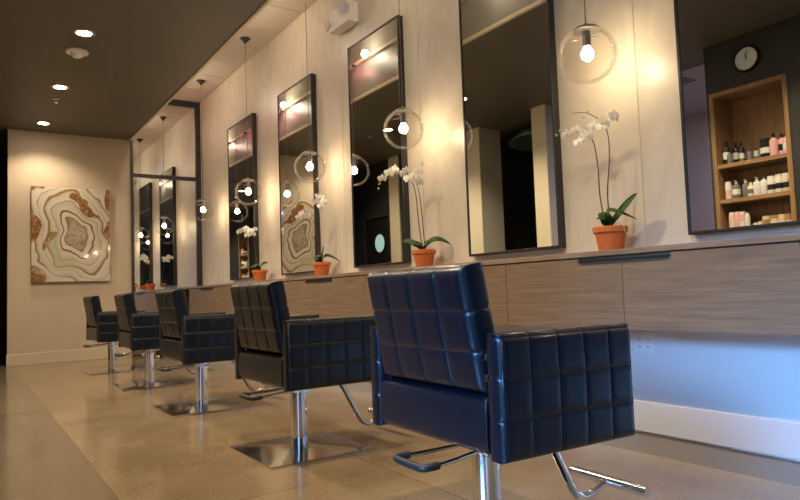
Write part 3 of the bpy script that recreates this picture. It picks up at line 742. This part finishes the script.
# ------------------------------------------------------------------ niche with products, clock
t = thing('shelf_niche', 'oak framed shelf niche set into the charcoal wall, seen in the nearest mirror', 'shelf', (XL, (NY0+NY1)/2, 0))
hy = (NY1-NY0)/2; fr = .042
b = ring(bm_new(), -hy, hy, NZ0, NZ1, fr, -.335, .012, 'X')
obj('frame', b, 'niche_wood', t, bevel=.002, bseg=1)
obj('back_panel', B(-.338, -.322, -hy+fr, hy-fr, NZ0+fr, NZ1-fr), 'niche_wood', t)
SH = [1.916, 1.569, 1.245, .875]
for z in SH: obj('shelf_board', B(-.322, .005, -hy+fr+.001, hy-fr-.001, z-.022, z+.016), 'shelf_wood', t)
M['p_white'] = mat('bottle_white', (.70, .69, .64), .35); M['p_black'] = mat('bottle_black', (.012, .012, .013), .3); M['p_pink'] = mat('bottle_pink', (.72, .42, .42), .4)
M['p_peach'] = mat('bottle_peach', (.72, .50, .38), .4); M['p_gold'] = mat('tin_gold', (.60, .38, .14), .3, .6); M['p_grey'] = mat('bottle_grey', (.16, .17, .17), .2); M['p_cream'] = mat('tin_cream', (.68, .60, .42), .4)
def bottle(yy, z, r, h, kind, body, capm, lab, label, name='bottle', xoff=0, group=None):
    t = thing(name, label, 'bottle' if name == 'bottle' else name.split('_')[-1], (XL-.07+xoff, yy, z), 0, group)
    if kind == 'jar': prof = [(.0005, 0), (r*.96, 0), (r, .004), (r, h*.70), (r*.9, h*.72), (.0005, h*.72)]
    elif kind == 'can': prof = [(.0005, 0), (r*.95, 0), (r, .004), (r, h*.80), (r*.9, h*.86), (.0005, h*.86)]
    elif kind == 'dropper': prof = [(.0005, 0), (r*.95, 0), (r, .004), (r, h*.45), (r*.85, h*.52), (r*.4, h*.57), (.0005, h*.57)]
    else: prof = [(.0005, 0), (r*.95, 0), (r, .004), (r, h*.66), (r*.85, h*.74), (r*.4, h*.80), (r*.38, h*.84), (.0005, h*.84)]
    b = bm_new(); lathe(b, prof, 20); obj('body', b, body, t, smooth='auto')
    b = bm_new()
    if kind == 'jar': lathe(b, [(r*.97, h*.72), (r*.97, h), (.0005, h)], 20)
    elif kind == 'can': lathe(b, [(r*.9, h*.86), (r*.88, h*.97), (r*.7, h), (.0005, h)], 20)
    elif kind == 'dropper': lathe(b, [(r*.42, h*.55), (r*.42, h*.68), (r*.25, h*.72), (r*.22, h*.96), (.0005, h)], 14)
    elif kind == 'pump':
        lathe(b, [(r*.42, h*.83), (r*.42, h*.90), (r*.14, h*.91), (r*.14, h*.97), (.0005, h*.97)], 14); box(b, -r*.2, r*.75, -r*.16, r*.16, h*.965, h)
    else: lathe(b, [(r*.42, h*.83), (r*.42, h), (.0005, h)], 14)
    obj('cap', b, capm, t, smooth='auto')
    if lab:
        b = bm_new(); lathe(b, [(r+.0006, h*.22), (r+.0006, h*.52)], 20)
        obj('label_band', b, lab, t, smooth=True)
g1, g2, g3 = 'products on the top shelf of the niche', 'products on the second shelf of the niche', 'products on the third shelf of the niche'
def yx(x): return 3.501 - (x-719)/69*.642
top = SH[0]+.016
row1 = [(724.5, .034, .205, 'bottle', 'p_black', 'p_black', 'p_white', 'tall black bottle with a white label, first on the top shelf beside the frame', 0), (730, .026, .10, 'pump', 'p_grey', 'p_grey', None, 'short clear grey pump bottle in front of the black bottles on the top shelf', .035),
        (730.5, .03, .19, 'bottle', 'p_black', 'p_black', 'p_white', 'black bottle behind the short grey pump bottle on the top shelf', -.07), (735, .03, .185, 'bottle', 'p_black', 'p_black', None, 'plain black bottle, third tall one on the top shelf', -.09),
        (740.5, .021, .145, 'dropper', 'p_grey', 'p_black', 'p_white', 'slim dropper bottle standing alone left of the dropper trio on the top shelf', 0), (748.5, .021, .145, 'dropper', 'p_grey', 'p_black', None, 'first dropper bottle of the trio on the top shelf', 0),
        (752.5, .02, .155, 'dropper', 'p_grey', 'p_black', 'p_white', 'second dropper bottle of the trio on the top shelf', -.05), (758, .022, .16, 'dropper', 'p_grey', 'p_black', None, 'dropper bottle next to the black jar on the top shelf', -.04),
        (765, .046, .155, 'jar', 'p_black', 'p_black', 'p_white', 'wide black jar with a white label on the top shelf', 0), (773, .035, .185, 'bottle', 'p_pink', 'p_black', None, 'pale pink bottle with a black cap on the top shelf', 0),
        (779, .035, .175, 'bottle', 'p_pink', 'p_black', 'p_black', 'pale pink bottle with a dark label on the top shelf', -.04), (785.5, .033, .17, 'bottle', 'p_pink', 'p_black', 'p_white', 'pale pink bottle at the frame end of the top shelf', 0)]
for x, r, h, k, bo, ca, la, lb, xo in row1: bottle(yx(x), top, r*1.06, h*1.16, k, bo, ca, la, lb, xoff=xo, group=g1)
mid = SH[1]+.016
row2 = [(724, .033, .165, 'can', 'p_white', 'p_white', 'p_pink', 'white bottle with a pinkish label, first on the second shelf beside the frame'), (732.5, .038, .165, 'pump', 'p_grey', 'p_white', 'p_white', 'grey pump bottle with a white label on the second shelf, standing apart'),
        (742.5, .034, .16, 'pump', 'p_grey', 'p_white', None, 'plain grey white capped bottle starting the cluster on the second shelf'), (747.5, .032, .13, 'bottle', 'p_cream', 'p_white', 'p_grey', 'short cream bottle with a grey label on the second shelf'),
        (754, .034, .165, 'pump', 'p_white', 'p_white', None, 'plain white pump bottle in the middle of the second shelf'), (761, .034, .17, 'pump', 'p_white', 'p_grey', None, 'white pump bottle with a grey pump on the second shelf'),
        (768, .036, .155, 'can', 'p_white', 'p_white', 'p_black', 'white bottle with a black stripe on the second shelf, first of three'), (775.5, .036, .16, 'can', 'p_white', 'p_cream', 'p_black', 'white bottle with a black stripe and cream cap on the second shelf'),
        (782.5, .035, .16, 'can', 'p_cream', 'p_white', 'p_black', 'cream bottle with a black stripe on the second shelf'), (787.5, .028, .19, 'bottle', 'p_white', 'p_white', 'p_black', 'tall white bottle at the frame end of the second shelf')]
for x, r, h, k, bo, ca, la, lb in row2: bottle(yx(x), mid, r, h*1.08, k, bo, ca, la, lb, group=g2)
low = SH[2]+.016
row3 = [(726, .031, .185, 'can', 'p_peach', 'p_white', 'p_cream', 'tall peach spray can, first on the third shelf beside the frame'), (731.5, .027, .185, 'can', 'p_pink', 'p_peach', None, 'slim pink spray can on the third shelf'), (737, .030, .18, 'can', 'p_pink', 'p_white', 'p_white', 'pink and white spray can on the third shelf'),
        (742, .021, .20, 'bottle', 'p_white', 'p_black', None, 'slim white tube with a dark tip on the third shelf'), (750, .022, .065, 'jar', 'p_cream', 'p_white', None, 'small cream jar on the third shelf, first of two'), (755, .025, .075, 'jar', 'p_white', 'p_cream', None, 'small white jar with a cream lid on the third shelf'),
        (761, .036, .115, 'jar', 'p_gold', 'p_cream', None, 'gold tin with a cream lid on the third shelf'), (769, .036, .115, 'jar', 'p_cream', 'p_gold', 'p_white', 'cream tin with a gold lid on the third shelf'), (776.5, .034, .115, 'jar', 'p_peach', 'p_cream', 'p_cream', 'peach tin with a cream band on the third shelf'),
        (783.5, .034, .115, 'jar', 'p_gold', 'p_gold', 'p_cream', 'gold tin with a cream band on the third shelf'), (788.5, .022, .12, 'can', 'p_peach', 'p_pink', None, 'small peach can at the frame end of the third shelf')]
for x, r, h, k, bo, ca, la, lb in row3: bottle(yx(x), low, r*1.04, h*1.06, k, bo, ca, la, lb, group=g3)
t = thing('wall_clock', 'round black rimmed wall clock above the shelf niche, seen in the nearest mirror', 'clock', (XL, 3.153, 2.898))
b = bm_new(); lathe(b, [(.108, .012), (.108, .028), (.124, .028), (.13, .018), (.13, .001), (.108, .001)], 48, axis='X'); obj('rim', b, 'black', t, smooth='auto')
b = bm_new(); lathe(b, [(.0005, .014), (.108, .014)], 48, axis='X'); obj('dial', b, 'clock_face', t)
b = bm_new()
for k in range(12):
    a = k*PI/6; y0, z0 = math.sin(a), math.cos(a); tube(b, [(.0155, y0*.092, z0*.092), (.0155, y0*.10, z0*.10)], .0014, 4)
obj('hour_marks_pattern', b, 'black', t)
b = bm_new(); tube(b, [(.017, .0, -.012), (.017, -.012, .085)], .0022, 6); obj('minute_hand', b, 'black', t)
b = bm_new(); tube(b, [(.019, 0, -.01), (.019, .006, .055)], .0032, 6); obj('hour_hand', b, 'black', t)
# back room ceiling panel with a vent
o = struct('ceiling', B(-2.6, XL-.45, 2.65, 5.82, ZS-.012, ZS-.002), 'frosted')
t = thing('ceiling_vent', 'grey slatted air vent in the ceiling of the side room, seen in the nearest mirror', 'vent', (-.95, 4.35, ZS-.012))
b = bm_new(); box(b, -.2, .2, -.2, .2, -.006, 0); obj('frame', b, 'frosted', t)
b = bm_new()
for k in range(7): box(b, -.17, .17, -.165+k*.05, -.14+k*.05, -.012, -.006)
obj('slats', b, 'grey_vent', t)

# ------------------------------------------------------------------ light from the recessed cans (downward beams)
def spot(loc, power, col, size=110, blend=.6, r=.06):
    ld = bpy.data.lights.new('can_beam', 'SPOT'); ld.energy = power; ld.color = col; ld.spot_size = math.radians(size); ld.spot_blend = blend; ld.shadow_soft_size = r
    o = bpy.data.objects.new('can_beam', ld); COL.objects.link(o); o.location = loc; return o
for x, y in cans + [(.86, 4.39), (.86, 2.70), (.86, 1.0)]: spot((x, y, ZS-.02), 84 if y < 9 else 34, (1.0, .80, .56), 132)

# ------------------------------------------------------------------ world and render settings
w = bpy.data.worlds.new('world'); S.world = w; w.use_nodes = True
w.node_tree.nodes['Background'].inputs[0].default_value = (.35, .55, 1.0, 1); w.node_tree.nodes['Background'].inputs[1].default_value = .25
S.view_settings.view_transform = 'Standard'; S.view_settings.look = 'None'; S.view_settings.gamma = 1; S.view_settings.exposure = 1.42
cy = S.cycles
cy.max_bounces = 12; cy.diffuse_bounces = 5; cy.glossy_bounces = 8; cy.transparent_max_bounces = 24; cy.transmission_bounces = 8
cy.sample_clamp_indirect = 4.0; cy.blur_glossy = 0.6; cy.use_denoising = True
cy.use_light_tree = True
